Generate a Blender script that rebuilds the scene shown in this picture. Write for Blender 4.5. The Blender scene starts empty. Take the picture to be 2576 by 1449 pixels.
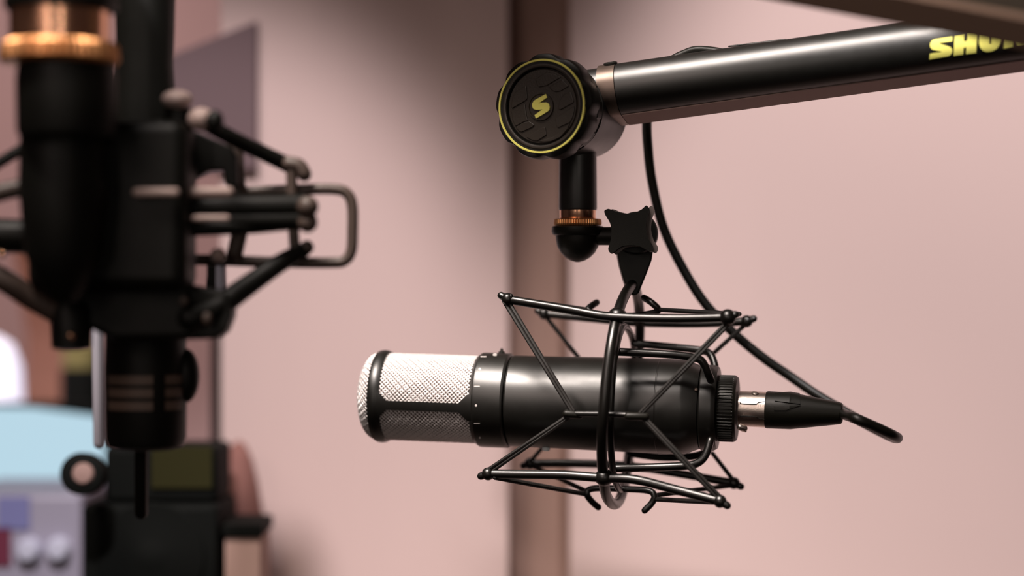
import bpy, bmesh, math, random
from mathutils import Vector, Matrix
random.seed(4)
S = bpy.context.scene
COL = S.collection
PI = math.pi

# ------------------------------------------------------------------ camera
CAMZ = 1.05
F = 5009.0                       # focal length in pixels of a 2576 wide frame (70 mm on 36 mm)
cam_d = bpy.data.cameras.new('camera')
cam_d.lens = 70.0
cam_d.sensor_width = 36.0
cam_d.clip_start = 0.01
cam_d.clip_end = 50
cam_d.dof.use_dof = True
cam_d.dof.focus_distance = 1.035
cam_d.dof.aperture_fstop = 2.4
cam_d.dof.aperture_blades = 0
cam = bpy.data.objects.new('camera', cam_d)
cam.location = (0, 0, CAMZ)
cam.rotation_euler = (PI / 2, 0, 0)
COL.objects.link(cam)
S.camera = cam

# ------------------------------------------------------------------ world, lights, exposure
S.view_settings.view_transform = 'Standard'
S.view_settings.look = 'None'
S.view_settings.gamma = 1.0
S.view_settings.exposure = 0.0
S.view_settings.use_curve_mapping = False
w = bpy.data.worlds.new('world')
S.world = w
w.use_nodes = True
w.node_tree.nodes['Background'].inputs[0].default_value = (0.75, 0.52, 0.46, 1)
w.node_tree.nodes['Background'].inputs[1].default_value = 0.045


def aim(o, tgt):
    d = Vector(tgt) - o.location
    o.rotation_euler = d.to_track_quat('-Z', 'Y').to_euler()


def area(name, loc, tgt, size, power, color=(1, 1, 1), spread=180, sy=None):
    l = bpy.data.lights.new(name, 'AREA')
    l.shape = 'RECTANGLE'
    l.size = size
    l.size_y = sy or size
    l.energy = power
    l.color = color
    l.spread = math.radians(spread)
    o = bpy.data.objects.new(name, l)
    o.location = loc
    aim(o, tgt)
    COL.objects.link(o)
    return o


def spot(name, loc, tgt, ang, blend, power, color=(1, 1, 1), soft=0.03):
    l = bpy.data.lights.new(name, 'SPOT')
    l.spot_size = math.radians(ang)
    l.spot_blend = blend
    l.energy = power
    l.color = color
    l.shadow_soft_size = soft
    o = bpy.data.objects.new(name, l)
    o.location = loc
    aim(o, tgt)
    COL.objects.link(o)
    return o


WY = 1.38                        # wall distance
area('overhead_softbox', (-0.21, 0.66, 1.80), (0.03, 0.985, 1.05), 0.60, 2.0, (1.0, 0.88, 0.80), 32, 0.34)
area('fill_light', (-0.75, -0.50, 1.75), (0.05, 1.05, 1.12), 0.5, 0.38, (1.0, 0.80, 0.72), 60)  # unseen fill, placed to brighten the knob face from the left front
# two unseen upright strips behind the camera, added for highlights on the copper
area('highlight_strip', (-0.50, -0.55, 1.25), (-0.05, 1.0, 1.1), 0.035, 0.18, (1.0, 0.88, 0.78), 90, 0.5)
area('highlight_strip', (0.22, -0.70, 1.25), (-0.05, 1.0, 1.1), 0.035, 0.24, (1.0, 0.88, 0.78), 90, 0.5)
# two ceiling spots washing the wall panels
spot('wall_spot_right', (0.33, 0.2, 1.95), (0.345, WY, 1.03), 29, 0.62, 98, (1.0, 0.935, 0.92))
spot('wall_spot_left', (-0.21, 0.2, 1.95), (-0.230, WY, 0.962), 21.2, 0.62, 77, (1.0, 0.935, 0.94))
spot('wall_spot_far', (-0.75, 1.10, 2.35), (-0.30, 1.93, 0.88), 32, 0.8, 80, (1.0, 0.80, 0.76))

# ------------------------------------------------------------------ helpers
def P(px, py, d):
    """point seen at pixel px,py at distance d (metres) along the view axis"""
    return Vector(((px - 1288) / F * d, d, CAMZ - (py - 724.5) / F * d))


def props(o, label=None, cat=None, group=None, kind=None):
    if label: o['label'] = label
    if cat: o['category'] = cat
    if group: o['group'] = group
    if kind: o['kind'] = kind
    return o


def thing(name, label, cat, loc, group=None):
    o = bpy.data.objects.new(name, None)
    o.empty_display_size = 0.01
    o.location = loc
    COL.objects.link(o)
    return props(o, label, cat, group)


def root_loc(o):
    v = Vector((0, 0, 0))
    while o:
        v += o.location
        o = o.parent
    return v


def build(name, geo, m, parent=None, smooth=True, label=None, solid=0, bevel=0, angle=40):
    """geo = (verts, faces) in world coordinates -> one mesh object"""
    vs, fs = geo
    off = root_loc(parent) if parent else Vector((0, 0, 0))
    me = bpy.data.meshes.new(name)
    me.from_pydata([tuple(Vector(v) - off) for v in vs], [], fs)
    me.validate()
    me.materials.append(m)
    bm = bmesh.new()
    bm.from_mesh(me)
    bmesh.ops.recalc_face_normals(bm, faces=bm.faces)
    bm.to_mesh(me)
    bm.free()
    if smooth:
        me.polygons.foreach_set('use_smooth', [True] * len(me.polygons))
    o = bpy.data.objects.new(name, me)
    COL.objects.link(o)
    if parent: o.parent = parent
    if solid:
        md = o.modifiers.new('solid', 'SOLIDIFY')
        md.thickness = solid
        md.offset = 0
    if bevel:
        md = o.modifiers.new('bevel', 'BEVEL')
        md.width = bevel
        md.segments = 3
        md.limit_method = 'ANGLE'
        md.angle_limit = math.radians(35)
    if smooth:
        # keep hard edges where faces meet sharply
        sharp = math.radians(angle)
        bm = bmesh.new(); bm.from_mesh(me)
        for e in bm.edges:
            if len(e.link_faces) == 2 and e.calc_face_angle(0) > sharp:
                e.smooth = False
        bm.to_mesh(me); bm.free()
    if label: o['label'] = label
    return o


def join(*gs):
    V, Fc = [], []
    for vs, fs in gs:
        n = len(V)
        V += list(vs)
        Fc += [tuple(i + n for i in f) for f in fs]
    return V, Fc


def spline(pts, k=8, closed=False):
    pts = [Vector(p) for p in pts]
    n = len(pts)
    if n < 3: return pts
    out = []
    rng = range(n if closed else n - 1)
    for i in rng:
        p1, p2 = pts[i], pts[(i + 1) % n]
        p0 = pts[(i - 1) % n] if (closed or i > 0) else p1 * 2 - p2
        p3 = pts[(i + 2) % n] if (closed or i < n - 2) else p2 * 2 - p1
        for j in range(k):
            t = j / k
            out.append(0.5 * ((2 * p1) + (p2 - p0) * t + (2 * p0 - 5 * p1 + 4 * p2 - p3) * t * t + (3 * p1 - p0 - 3 * p2 + p3) * t ** 3))
    if not closed: out.append(pts[-1])
    return out


def tube(pts, r, n=12, closed=False, round_end=True, k=0, radii=None):
    """swept tube; r radius or list per point"""
    if k: 
        m0 = len(pts)
        if isinstance(r, (list, tuple)):
            rr = spline([Vector((a, 0, 0)) for a in r], k, closed)
            r = [q.x for q in rr]
        pts = spline(pts, k, closed)
    pts = [Vector(p) for p in pts]
    m = len(pts)
    R = list(r) if isinstance(r, (list, tuple)) else [r] * m
    if round_end and not closed:
        d0 = (pts[0] - pts[1]).normalized(); d1 = (pts[-1] - pts[-2]).normalized()
        pre, pr, post, po = [], [], [], []
        for a in (80, 55, 28):
            a = math.radians(a)
            pre.append(pts[0] + d0 * R[0] * math.sin(a)); pr.append(R[0] * math.cos(a))
            post.insert(0, pts[-1] + d1 * R[-1] * math.sin(a)); po.insert(0, R[-1] * math.cos(a))
        pts = pre + pts + post; R = pr + R + po
        m = len(pts)
    V, Fc = [], []
    up = None
    for i in range(m):
        a = pts[(i - 1) % m] if (closed or i > 0) else pts[0]
        b = pts[(i + 1) % m] if (closed or i < m - 1) else pts[-1]
        t = (b - a)
        t = t.normalized() if t.length > 1e-9 else Vector((1, 0, 0))
        if up is None:
            up = Vector((0, 0, 1)) if abs(t.z) < 0.9 else Vector((0, 1, 0))
        up = (up - t * up.dot(t)).normalized()
        s = t.cross(up)
        for j in range(n):
            q = 2 * PI * j / n
            V.append(pts[i] + (up * math.cos(q) + s * math.sin(q)) * R[i])
    for i in range(m if closed else m - 1):
        for j in range(n):
            a = i * n + j; b = i * n + (j + 1) % n
            c = ((i + 1) % m) * n + (j + 1) % n; d = ((i + 1) % m) * n + j
            Fc.append((a, b, c, d))
    if not closed:
        Fc.append(tuple(range(n - 1, -1, -1)))
        Fc.append(tuple((m - 1) * n + j for j in range(n)))
    return V, Fc


def frame_of(axis, up=(0, 0, 1)):
    a = Vector(axis).normalized()
    u = Vector(up)
    u = (u - a * u.dot(a)).normalized()
    return a, u, a.cross(u)


def lathe(prof, origin, axis, n=64, rf=None, up=(0, 0, 1), cap=True):
    """prof [(s, r)...] along axis from origin; rf(phi, i, r) changes the radius"""
    a, u, v = frame_of(axis, up)
    o = Vector(origin)
    V, Fc = [], []
    for i, (s, r) in enumerate(prof):
        for j in range(n):
            q = 2 * PI * j / n
            rr = rf(q, i, r) if rf else r
            V.append(o + a * s + (u * math.cos(q) + v * math.sin(q)) * rr)
    for i in range(len(prof) - 1):
        for j in range(n):
            Fc.append((i * n + j, i * n + (j + 1) % n, (i + 1) * n + (j + 1) % n, (i + 1) * n + j))
    if cap:
        Fc.append(tuple(range(n)))
        Fc.append(tuple((len(prof) - 1) * n + j for j in range(n)))
    return V, Fc


def ball(c, r, n=20, sz=1.0, axis=(0, 0, 1)):
    prof = [(-r * sz * math.cos(PI * i / 12), max(1e-5, r * math.sin(PI * i / 12))) for i in range(13)]
    return lathe(prof, c, axis, n, up=(0.3, 1, 0.2))


def box(c, half, rot=None):
    c = Vector(c)
    V = []
    for x in (-1, 1):
        for y in (-1, 1):
            for z in (-1, 1):
                p = Vector((x * half[0], y * half[1], z * half[2]))
                if rot: p = rot @ p
                V.append(c + p)
    return V, [(0, 1, 3, 2), (4, 6, 7, 5), (0, 4, 5, 1), (2, 3, 7, 6), (0, 2, 6, 4), (1, 5, 7, 3)]


def wrap_poly(poly, fn, step=None, thick=0.0003, axis=1, sub2=None):
    """flat polygon [(a,b)...] cut into strips and mapped by fn(a,b,height) into a thin raised piece"""
    bm = bmesh.new()
    vs = [bm.verts.new((p[0], p[1], 0)) for p in poly]
    f = bm.faces.new(vs)
    bmesh.ops.triangulate(bm, faces=[f])
    for ax, st in ((axis, step), (1 - axis, sub2)):
        if not st: continue
        lo = min(p[ax] for p in poly); hi = max(p[ax] for p in poly)
        q = lo + st
        while q < hi:
            co = [0, 0, 0]; co[ax] = q
            no = [0, 0, 0]; no[ax] = 1
            bmesh.ops.bisect_plane(bm, geom=bm.verts[:] + bm.edges[:] + bm.faces[:], plane_co=co, plane_no=no)
            q += st
    bm.verts.ensure_lookup_table()
    ext = bmesh.ops.extrude_face_region(bm, geom=bm.faces[:])
    for g in ext['geom']:
        if isinstance(g, bmesh.types.BMVert): g.co.z = 1
    bm.verts.index_update()
    V = [fn(v.co.x, v.co.y, v.co.z * thick) for v in bm.verts]
    Fc = [tuple(v.index for v in f.verts) for f in bm.faces]
    bm.free()
    return V, Fc


def smooth_poly(pts, k=4, closed=True):
    return [(p.x, p.y) for p in spline([Vector((a, b, 0)) for a, b in pts], k, closed)]

# ------------------------------------------------------------------ materials
def mat(name, color, rough=0.5, metal=0.0, spec=0.5, noise=0.0, nscale=200, bump=0.0, bscale=900, emit=None, es=1.0, coat=0.0, aniso=0.0):
    m = bpy.data.materials.new(name)
    m.use_nodes = True
    nt = m.node_tree
    b = nt.nodes['Principled BSDF']
    b.inputs['Base Color'].default_value = (*color, 1)
    b.inputs['Roughness'].default_value = rough
    b.inputs['Metallic'].default_value = metal
    b.inputs['Specular IOR Level'].default_value = spec
    b.inputs['Coat Weight'].default_value = coat
    if emit:
        b.inputs['Emission Color'].default_value = (*emit, 1)
        b.inputs['Emission Strength'].default_value = es
    tc = nt.nodes.new('ShaderNodeTexCoord')
    nz = nt.nodes.new('ShaderNodeTexNoise')
    nz.inputs['Scale'].default_value = nscale
    nz.inputs['Detail'].default_value = 4
    nt.links.new(tc.outputs['Object'], nz.inputs['Vector'])
    mr = nt.nodes.new('ShaderNodeMapRange')
    mr.inputs['To Min'].default_value = max(0.0, rough - 0.04 - noise)
    mr.inputs['To Max'].default_value = min(1.0, rough + 0.04 + noise)
    nt.links.new(nz.outputs['Fac'], mr.inputs['Value'])
    nt.links.new(mr.outputs['Result'], b.inputs['Roughness'])
    if bump:
        n2 = nt.nodes.new('ShaderNodeTexNoise')
        n2.inputs['Scale'].default_value = bscale
        nt.links.new(tc.outputs['Object'], n2.inputs['Vector'])
        bp = nt.nodes.new('ShaderNodeBump')
        bp.inputs['Strength'].default_value = bump
        bp.inputs['Distance'].default_value = 0.0003
        nt.links.new(n2.outputs['Fac'], bp.inputs['Height'])
        nt.links.new(bp.outputs['Normal'], b.inputs['Normal'])
    return m


def weave_mat(name, color, dark, scale=900, rough=0.9):
    m = mat(name, color, rough)
    nt = m.node_tree
    b = nt.nodes['Principled BSDF']
    tc = nt.nodes.new('ShaderNodeTexCoord')
    vals = []
    for d in ('X', 'Z'):
        wv = nt.nodes.new('ShaderNodeTexWave')
        wv.bands_direction = d
        wv.inputs['Scale'].default_value = scale / 6.28 / 3
        nt.links.new(tc.outputs['Object'], wv.inputs['Vector'])
        vals.append(wv.outputs['Fac'])
    mu = nt.nodes.new('ShaderNodeMath'); mu.operation = 'MULTIPLY'
    nt.links.new(vals[0], mu.inputs[0]); nt.links.new(vals[1], mu.inputs[1])
    mx = nt.nodes.new('ShaderNodeMix'); mx.data_type = 'RGBA'
    nt.links.new(mu.outputs[0], mx.inputs[0])
    mx.inputs[6].default_value = (*color, 1)
    mx.inputs[7].default_value = (*dark, 1)
    nt.links.new(mx.outputs[2], b.inputs['Base Color'])
    return m


M = {}
M['body'] = mat('satin_black_body', (0.0045, 0.0042, 0.0030), 0.385, 0.0, 0.95, bump=0.05, bscale=2500)
M['arm'] = mat('satin_black_tube', (0.0045, 0.0042, 0.0030), 0.40, 0.0, 0.9, bump=0.04, bscale=3000)
M['wire'] = mat('black_painted_wire', (0.004, 0.0035, 0.0028), 0.32, 0.0, 0.7)
M['plastic'] = mat('matt_black_plastic', (0.007, 0.0065, 0.0045), 0.45, 0.0, 0.4, bump=0.25, bscale=1800)
M['rubber'] = mat('black_rubber', (0.006, 0.0055, 0.0035), 0.45, 0.0, 0.3, bump=0.15, bscale=1500)
M['knobface'] = mat('brushed_dark_face', (0.034, 0.026, 0.019), 0.38, 0.0, 0.6, bump=0.2, bscale=1200)
M['collar'] = mat('grey_brown_metal', (0.16, 0.12, 0.10), 0.42, 0.8, 0.5)
M['under'] = mat('underside_bounce_tone', (0.50, 0.34, 0.30), 0.7, 0.0, 0.3)  # wall bounce on the black tube's underside, put into the colour
M['under2'] = mat('upper_bounce_tone', (0.30, 0.20, 0.15), 0.8, 0.0, 0.2)  # brown stands for light caught by the upper tube's bottom face
M['upper'] = mat('brownish_black_tube', (0.030, 0.022, 0.014), 0.5, 0.0, 0.4)
M['knob_black'] = mat('fine_grain_black', (0.006, 0.0055, 0.0038), 0.55, 0.0, 0.2, bump=0.3, bscale=1500)
M['pale_grip'] = mat('pale_grey_pink_highlight', (0.42, 0.31, 0.28), 0.45, 0.0, 0.4)
M['slot2'] = mat('dull_pink_face', (0.26, 0.16, 0.14), 0.7)
M['olive_dark'] = mat('dark_olive', (0.022, 0.020, 0.006), 0.8, 0.0, 0.1)
M['led'] = mat('bluish_white_switch', (0.85, 0.92, 0.95), 0.3)
M['skirt'] = mat('wall_lit_skirt', (0.16, 0.125, 0.115), 0.5)  # pale tone stands for wall light on the clamp knob's right side
M['slot'] = mat('brown_slot_metal', (0.13, 0.085, 0.065), 0.5)
M['yellow'] = mat('yellow_accent', (0.92, 0.86, 0.20), 0.45, 0.0, 0.4)
M['brass'] = mat('copper_brass', (0.90, 0.50, 0.32), 0.24, 1.0)
M['brass_dark'] = mat('knurled_copper', (0.85, 0.42, 0.18), 0.42, 1.0)
M['steel'] = mat('nickel_shell', (0.72, 0.62, 0.56), 0.33, 1.0, bump=0.2, bscale=1500)
M['mesh'] = mat('woven_steel_wire', (0.95, 0.90, 0.89), 0.42, 0.45)
M['mesh_in'] = mat('fine_inner_mesh', (0.30, 0.25, 0.235), 0.55, 0.5)
M['white'] = mat('white_print', (0.75, 0.70, 0.68), 0.6)
M['cord'] = weave_mat('braided_elastic', (0.004, 0.0035, 0.003), (0.022, 0.016, 0.013), 9000, 0.6)
M['cable'] = mat('cable_jacket', (0.005, 0.0045, 0.003), 0.42, 0.0, 0.4)
M['wall'] = weave_mat('pink_beige_fabric', (0.68, 0.50, 0.475), (0.54, 0.40, 0.38), 2400, 0.95)
M['wall_far'] = mat('mauve_plaster', (0.52, 0.35, 0.34), 0.9)
M['mauve'] = mat('mauve_shadow_tone', (0.155, 0.10, 0.108), 0.9)  # dark mauve stands for shade on the pink wall
M['strip'] = mat('brown_trim_paint', (0.30, 0.185, 0.15), 0.8)
M['floor'] = mat('dark_floor', (0.10, 0.07, 0.06), 0.8)
M['ceiling'] = mat('ceiling_paint', (0.30, 0.24, 0.22), 0.9)
M['grey_wire'] = mat('grey_brown_wire', (0.060, 0.040, 0.032), 0.5, 0.0, 0.5)
M['dark_wire'] = mat('dark_cast_metal', (0.0035, 0.0035, 0.0025), 0.5, 0.0, 0.25)
M['screen'] = mat('pale_blue_screen', (0.02, 0.03, 0.04), 0.5, emit=(0.50, 0.71, 0.82), es=0.92)
M['lamp'] = mat('white_lamp_glass', (0.8, 0.8, 0.85), 0.6, emit=(0.80, 0.76, 0.95), es=1.0)
M['wood'] = mat('red_brown_wood', (0.34, 0.15, 0.10), 0.6)
M['olive'] = mat('olive_plastic', (0.24, 0.20, 0.07), 0.6)
M['lilac'] = mat('lilac_grey_panel', (0.36, 0.33, 0.42), 0.5)
M['violet'] = mat('violet_blue_paper', (0.20, 0.20, 0.42), 0.6)
M['maroon'] = mat('maroon_card', (0.16, 0.02, 0.05), 0.6)
M['pale'] = mat('pale_blue_knob', (0.62, 0.62, 0.76), 0.4)
M['peach'] = mat('peach_board', (0.42, 0.27, 0.23), 0.8)
M['charcoal'] = mat('charcoal_plastic', (0.003, 0.0035, 0.003), 0.8, 0.0, 0.12)
M['chrome'] = mat('pale_metal', (0.72, 0.70, 0.82), 0.4, 0.2)
M['desk'] = mat('desk_top', (0.10, 0.08, 0.07), 0.5)
M['blush'] = mat('dull_red_brown', (0.23, 0.10, 0.085), 0.9)

# ------------------------------------------------------------------ the room
def struct(name, geo, m, **kw):
    o = build(name, geo, m, None, smooth=False, **kw)
    o['kind'] = 'structure'
    return o


xl = (650 - 1288) / F * WY
xs0 = (1278 - 1288) / F * WY
xs1 = (1434 - 1288) / F * WY
struct('floor', box((0.2, 0.7, -0.02), (2.4, 2.2, 0.02)), M['floor'])
struct('ceiling', box((0.2, 0.7, 2.72), (2.4, 2.2, 0.02)), M['ceiling'])
struct('wall_right', box(((xs1 + 2.4) / 2, WY + 0.02, 1.35), ((2.4 - xs1) / 2, 0.02, 1.35)), M['wall'])
xl = (556 - 1288) / F * WY
struct('wall_center', box(((xl + xs0) / 2, WY + 0.02, 1.35), ((xs0 - xl) / 2, 0.02, 1.35)), M['wall'])
abd = thing('shadow_board', 'mauve grey sheet standing for shade on the pink wall behind the shock mount frame', 'painted shadow', P(540, 430, WY))  # sheet added in place of a shadow on the wall
struct('trim_1', box(((xs0 + xs1) / 2, WY + 0.045, 1.35), ((xs1 - xs0) / 2, 0.02, 1.35)), M['strip'])
struct('wall_left', box((-0.95, 1.95, 1.35), (1.2, 0.02, 1.35)), M['wall_far'])

# ------------------------------------------------------------------ right-hand boom arm
YA = math.radians(25)
u_h = Vector((math.cos(YA), -math.sin(YA), 0))       # arm direction seen from above
kb = Vector((math.sin(YA), math.cos(YA), 0))         # knob axis, front to back
pit = math.radians(6.4)
YB = math.radians(15)
u_b = Vector((math.cos(YB), -math.sin(YB), 0))
kv = Vector((math.sin(YB), math.cos(YB), 0))          # horizontal normal of the tube
ua = (u_b * math.cos(pit) + Vector((0, 0, 1)) * math.sin(pit)).normalized()
wa = (Vector((0, 0, 1)) * math.cos(pit) - u_b * math.sin(pit)).normalized()
SD = 1.062                                            # distance of the drop shaft
shaft_x = P(1453.5, 460, SD)
arm0 = P(1560, 226, 1.046)                            # where the tube starts (tube centre)
RA = 0.01385
FACE = P(1362, 267, 1.019)                            # centre of the knob face
boom = thing('boom_arm', 'black studio boom arm with round knob and yellow lettering holding the horizontal microphone', 'boom arm', P(1475, 290, 1.08))


def arm_prof(R=RA, flat=True):
    pts = []
    if flat:
        for a in range(0, 181, 12):                   # back -> top -> front
            q = math.radians(a)
            pts.append((R * math.cos(q), R * math.sin(q)))
        for a in range(192, 254, 10):
            q = math.radians(a)
            pts.append((R * math.cos(q), R * math.sin(q)))
        pts += [(-0.0034, -0.01345), (0.0130, -0.0172), (0.0138, -0.0160)]
    return pts


def extrude_arm(a0, U, Vv, Wv, L, prof):
    n = len(prof)
    Vs, Fc = [], []
    K = 12
    for i in range(K + 1):
        for (v, q) in prof:
            Vs.append(a0 + U * (L * i / K) + Vv * v + Wv * q)
    for i in range(K):
        for j in range(n):
            Fc.append((i * n + j, i * n + (j + 1) % n, (i + 1) * n + (j + 1) % n, (i + 1) * n + j))
    Fc.append(tuple(range(n))); Fc.append(tuple(K * n + j for j in range(n)))
    return Vs, Fc


ARML = 0.33
tb = build('lower_tube', extrude_arm(arm0, ua, kv, wa, ARML, arm_prof()), M['arm'], boom, angle=25)
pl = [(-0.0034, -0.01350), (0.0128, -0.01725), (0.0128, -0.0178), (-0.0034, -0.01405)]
build('underside_bounce', extrude_arm(arm0 + ua * 0.0002, ua, kv, wa, ARML - 0.01, pl), M['under'], tb, label='underside strip with wall bounce in its colour', smooth=False)
# lighter end collar
cp = [(v * 1.02, q * 1.02) for v, q in arm_prof()]
build('end_collar', extrude_arm(arm0 - ua * 0.0095, ua, kv, wa, 0.0092, cp), M['collar'], boom, angle=25, label='bare metal collar')
build('collar_screw', lathe([(0, 0.0037), (0.0010, 0.0037), (0.0014, 0.0029), (0.0002, 0.0024)], arm0 - ua * 0.003 + wa * 0.0134 - kv * 0.003, wa - kv * 0.2, 24), M['plastic'], boom)
# web between collar and housing
build('tube_socket', extrude_arm(arm0 - ua * 0.030, ua, kv, wa, 0.0208, [(v * 0.9, q * 0.93) for v, q in arm_prof()]), M['arm'], boom, angle=25)

# knob: front face towards the camera
def lobes(q, i, r):
    if r < 0.0235: return r
    return r - 0.0016 * (0.5 - 0.5 * math.cos(q * 9)) ** 3


K0 = FACE
knob = build('joint_knob', lathe([(0.0022, 0.0195), (0.0003, 0.0200), (0.0001, 0.0246), (0.0008, 0.0250), (0.0022, 0.0268), (0.0040, 0.0274), (0.0125, 0.0274), (0.0150, 0.0262), (0.0158, 0.0225), (0.0160, 0.010)],
                                 K0, kb, 180, lobes), M['plastic'], boom, angle=30)
build('accent_ring', lathe([(-0.0003, 0.02310), (-0.0005, 0.02325), (-0.0005, 0.02405), (-0.0003, 0.0242), (0.001, 0.0242), (0.001, 0.0231), (-0.0003, 0.0231)], K0, kb, 160, cap=False), M['yellow'], knob, label='yellow ring')
build('inner_ring', lathe([(0.0010, 0.0200), (-0.0002, 0.0202), (-0.0004, 0.0208), (-0.0003, 0.0217), (0.0010, 0.0219)], K0, kb, 160, cap=False), M['knobface'], knob)
plate = build('knob_plate', lathe([(0.0025, 0.001), (0.0012, 0.0010), (0.0012, 0.0188), (0.0018, 0.0192), (0.0030, 0.0192)], K0, kb, 128), M['knobface'], knob, angle=30)
UX, WX = u_h, Vector((0, 0, 1))


def on_face(px, py, z=0.0):
    """pixel -> local (a,b) on the knob face plane"""
    d = P(px, py, 1.0) - Vector((0, 0, CAMZ))
    o = Vector((0, 0, CAMZ))
    t = (K0 - o).dot(kb) / d.dot(kb)
    h = o + d * t - K0
    return (h.dot(UX), h.dot(WX))


def c1(x, y):                                        # detail crop coordinates -> frame pixels
    return on_face(1180 + x / 3.8135, 80 + y / 3.8135)


def face_map(z0):
    return lambda a, b, h: K0 + UX * a + WX * b + kb * (z0 - h)


islands = [
    [(437, 580), (540, 516), (548, 560), (552, 640), (535, 660), (405, 735), (402, 690), (415, 620)],
    [(402, 762), (525, 685), (532, 700), (545, 800), (560, 850), (520, 862), (440, 905), (410, 840)],
    [(442, 912), (520, 866), (570, 858), (620, 890), (600, 915), (500, 960), (475, 955)],
    [(545, 1010), (705, 912), (725, 912), (735, 975), (735, 990), (650, 1045), (600, 1040)],
    [(632, 452), (738, 386), (800, 395), (875, 435), (740, 515), (665, 530), (648, 505)],
    [(765, 528), (892, 455), (950, 520), (870, 570), (820, 576), (790, 562)],
    [(852, 742), (858, 680), (880, 630), (905, 600), (970, 572), (998, 660), (995, 680), (870, 748)],
    [(818, 830), (1000, 712), (1003, 760), (985, 825), (962, 868), (850, 918), (835, 905)],
    [(655, 1050), (800, 1010), (900, 940), (965, 868), (940, 930), (870, 1010), (780, 1050), (700, 1058)],
]
gs = []
for isl in islands:
    gs.append(wrap_poly([c1(*p) for p in isl], face_map(0.0012), None, 0.0007))
build('tread_relief', join(*gs), M['knobface'], plate, smooth=False, bevel=0.00028)
cx_, cy_ = c1(683, 717)
ctr = K0 + UX * cx_ + WX * cy_
build('centre_disc', lathe([(0.0016, 0.0003), (0.0007, 0.0003), (0.0007, 0.0062), (0.0001, 0.0065), (0.0001, 0.0070), (0.0014, 0.0073)], ctr, kb, 64), M['knobface'], plate, angle=30)
emb = [(738, 596), (742, 612), (749, 630), (668, 687), (700, 679), (740, 677), (765, 690), (775, 722), (770, 748), (755, 764),
       (648, 830), (638, 822), (629, 798), (706, 744), (670, 748), (640, 748), (618, 740), (606, 716), (607, 690), (620, 664), (640, 650)]
build('emblem', wrap_poly([c1(*p) for p in emb], face_map(0.0006), None, 0.0008), M['yellow'], plate, smooth=False, label='yellow letter emblem')

# housing behind the knob, drop shaft
hs = build('joint_housing', lathe([(0.016, 0.010), (0.016, 0.0215), (0.0168, 0.0228), (0.024, 0.0232), (0.0245, 0.0226), (0.026, 0.0226), (0.0265, 0.0232), (0.060, 0.0232), (0.064, 0.0215), (0.0650, 0.012)],
                                K0, kb, 96), M['arm'], boom, angle=30)
build('knurl_band', lathe([(0.0165, 0.0228), (0.0172, 0.0246), (0.0222, 0.0246), (0.0235, 0.023)], K0, kb, 144, lambda q, i, r: r - (0.0014 if (math.cos(q * 9 + 1.2) > 0.35 and r > 0.024) else 0), cap=False), M['plastic'], hs, angle=30)
z_top = P(0, 330, SD).z
z_b = P(0, 529, SD).z
sx = Vector((shaft_x.x, shaft_x.y, 0))
def vl(name, prof, m, parent, n=64, rf=None, at=sx, **kw):
    """vertical lathe: prof [(pixel row, radius in px at SD)]"""
    k = SD / F
    return build(name, lathe([(CAMZ - (y - 724.5) * k, r * k) for y, r in prof], at, (0, 0, 1), n, rf, up=(0, 1, 0)), m, parent, **kw)
vl('drop_shaft', [(300, 46), (395, 47.5), (524, 48.5), (529, 47), (530, 30)], M['arm'], boom)
vl('thread_adapter', [(522, 40), (526, 45.5), (553, 45.5), (556, 44)], M['brass'], boom, label='copper coloured thread adapter')
vl('knurled_ring', [(550, 45), (551, 57), (553, 59.5), (563, 60.5), (567, 59), (568, 40)], M['brass_dark'], boom, n=180,
   rf=lambda q, i, r: r - (0.00032 if math.cos(q * 60) > 0.2 and r > 0.0115 else 0), label='copper knurled ring', angle=20)

# small velcro and cable clip on top of the tube
def arm_pt(t, v, q): return arm0 + ua * t + kv * v + wa * q
def arm_t(px):
    lo, hi = -0.02, 0.4
    for _ in range(50):
        m_ = (lo + hi) / 2
        p = arm_pt(m_, 0, 0)
        if p.x / p.y * F + 1288 < px: lo = m_
        else: hi = m_
    return m_
build('cable_clip', tube([arm_pt(arm_t(1680), 0.006, 0.0118), arm_pt(arm_t(1720), 0.007, 0.0148), arm_pt(arm_t(1755), 0.007, 0.0160), arm_pt(arm_t(1800), 0.007, 0.0140), arm_pt(arm_t(1830), 0.007, 0.0118)], 0.0022, 10, k=6), M['rubber'], boom)
ts = [arm_pt(arm_t(1838), 0.005, 0.0152), arm_pt(arm_t(1980), 0.004, 0.0141)]
build('cover_flap', tube([ts[0], ts[1]], [0.0004, 0.0008], 8), M['rubber'], boom)

# lettering, wrapped round the tube
def arm_surface(px, py):
    """pixel -> (distance along tube, angle) on the round front of the tube"""
    o = Vector((0, 0, CAMZ)); d = P(px, py, 1.0) - o; oc = o - arm0
    dd = d - ua * d.dot(ua); op = oc - ua * oc.dot(ua)
    a_ = dd.dot(dd); b_ = 2 * dd.dot(op); c_ = op.dot(op) - RA * RA
    t = (-b_ - math.sqrt(max(0.0, b_ * b_ - 4 * a_ * c_))) / (2 * a_)
    h = o + d * t - arm0
    return (h.dot(ua), math.atan2(h.dot(wa), -h.dot(kv)) * RA)


def letter_map(a, b, h):
    rr = RA + 0.00008 + h
    return arm_pt(a, -rr * math.cos(b / RA), rr * math.sin(b / RA))


def c2(x, y): return (2300 + x / 9.3333, 60 + y / 9.3333)


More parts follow.
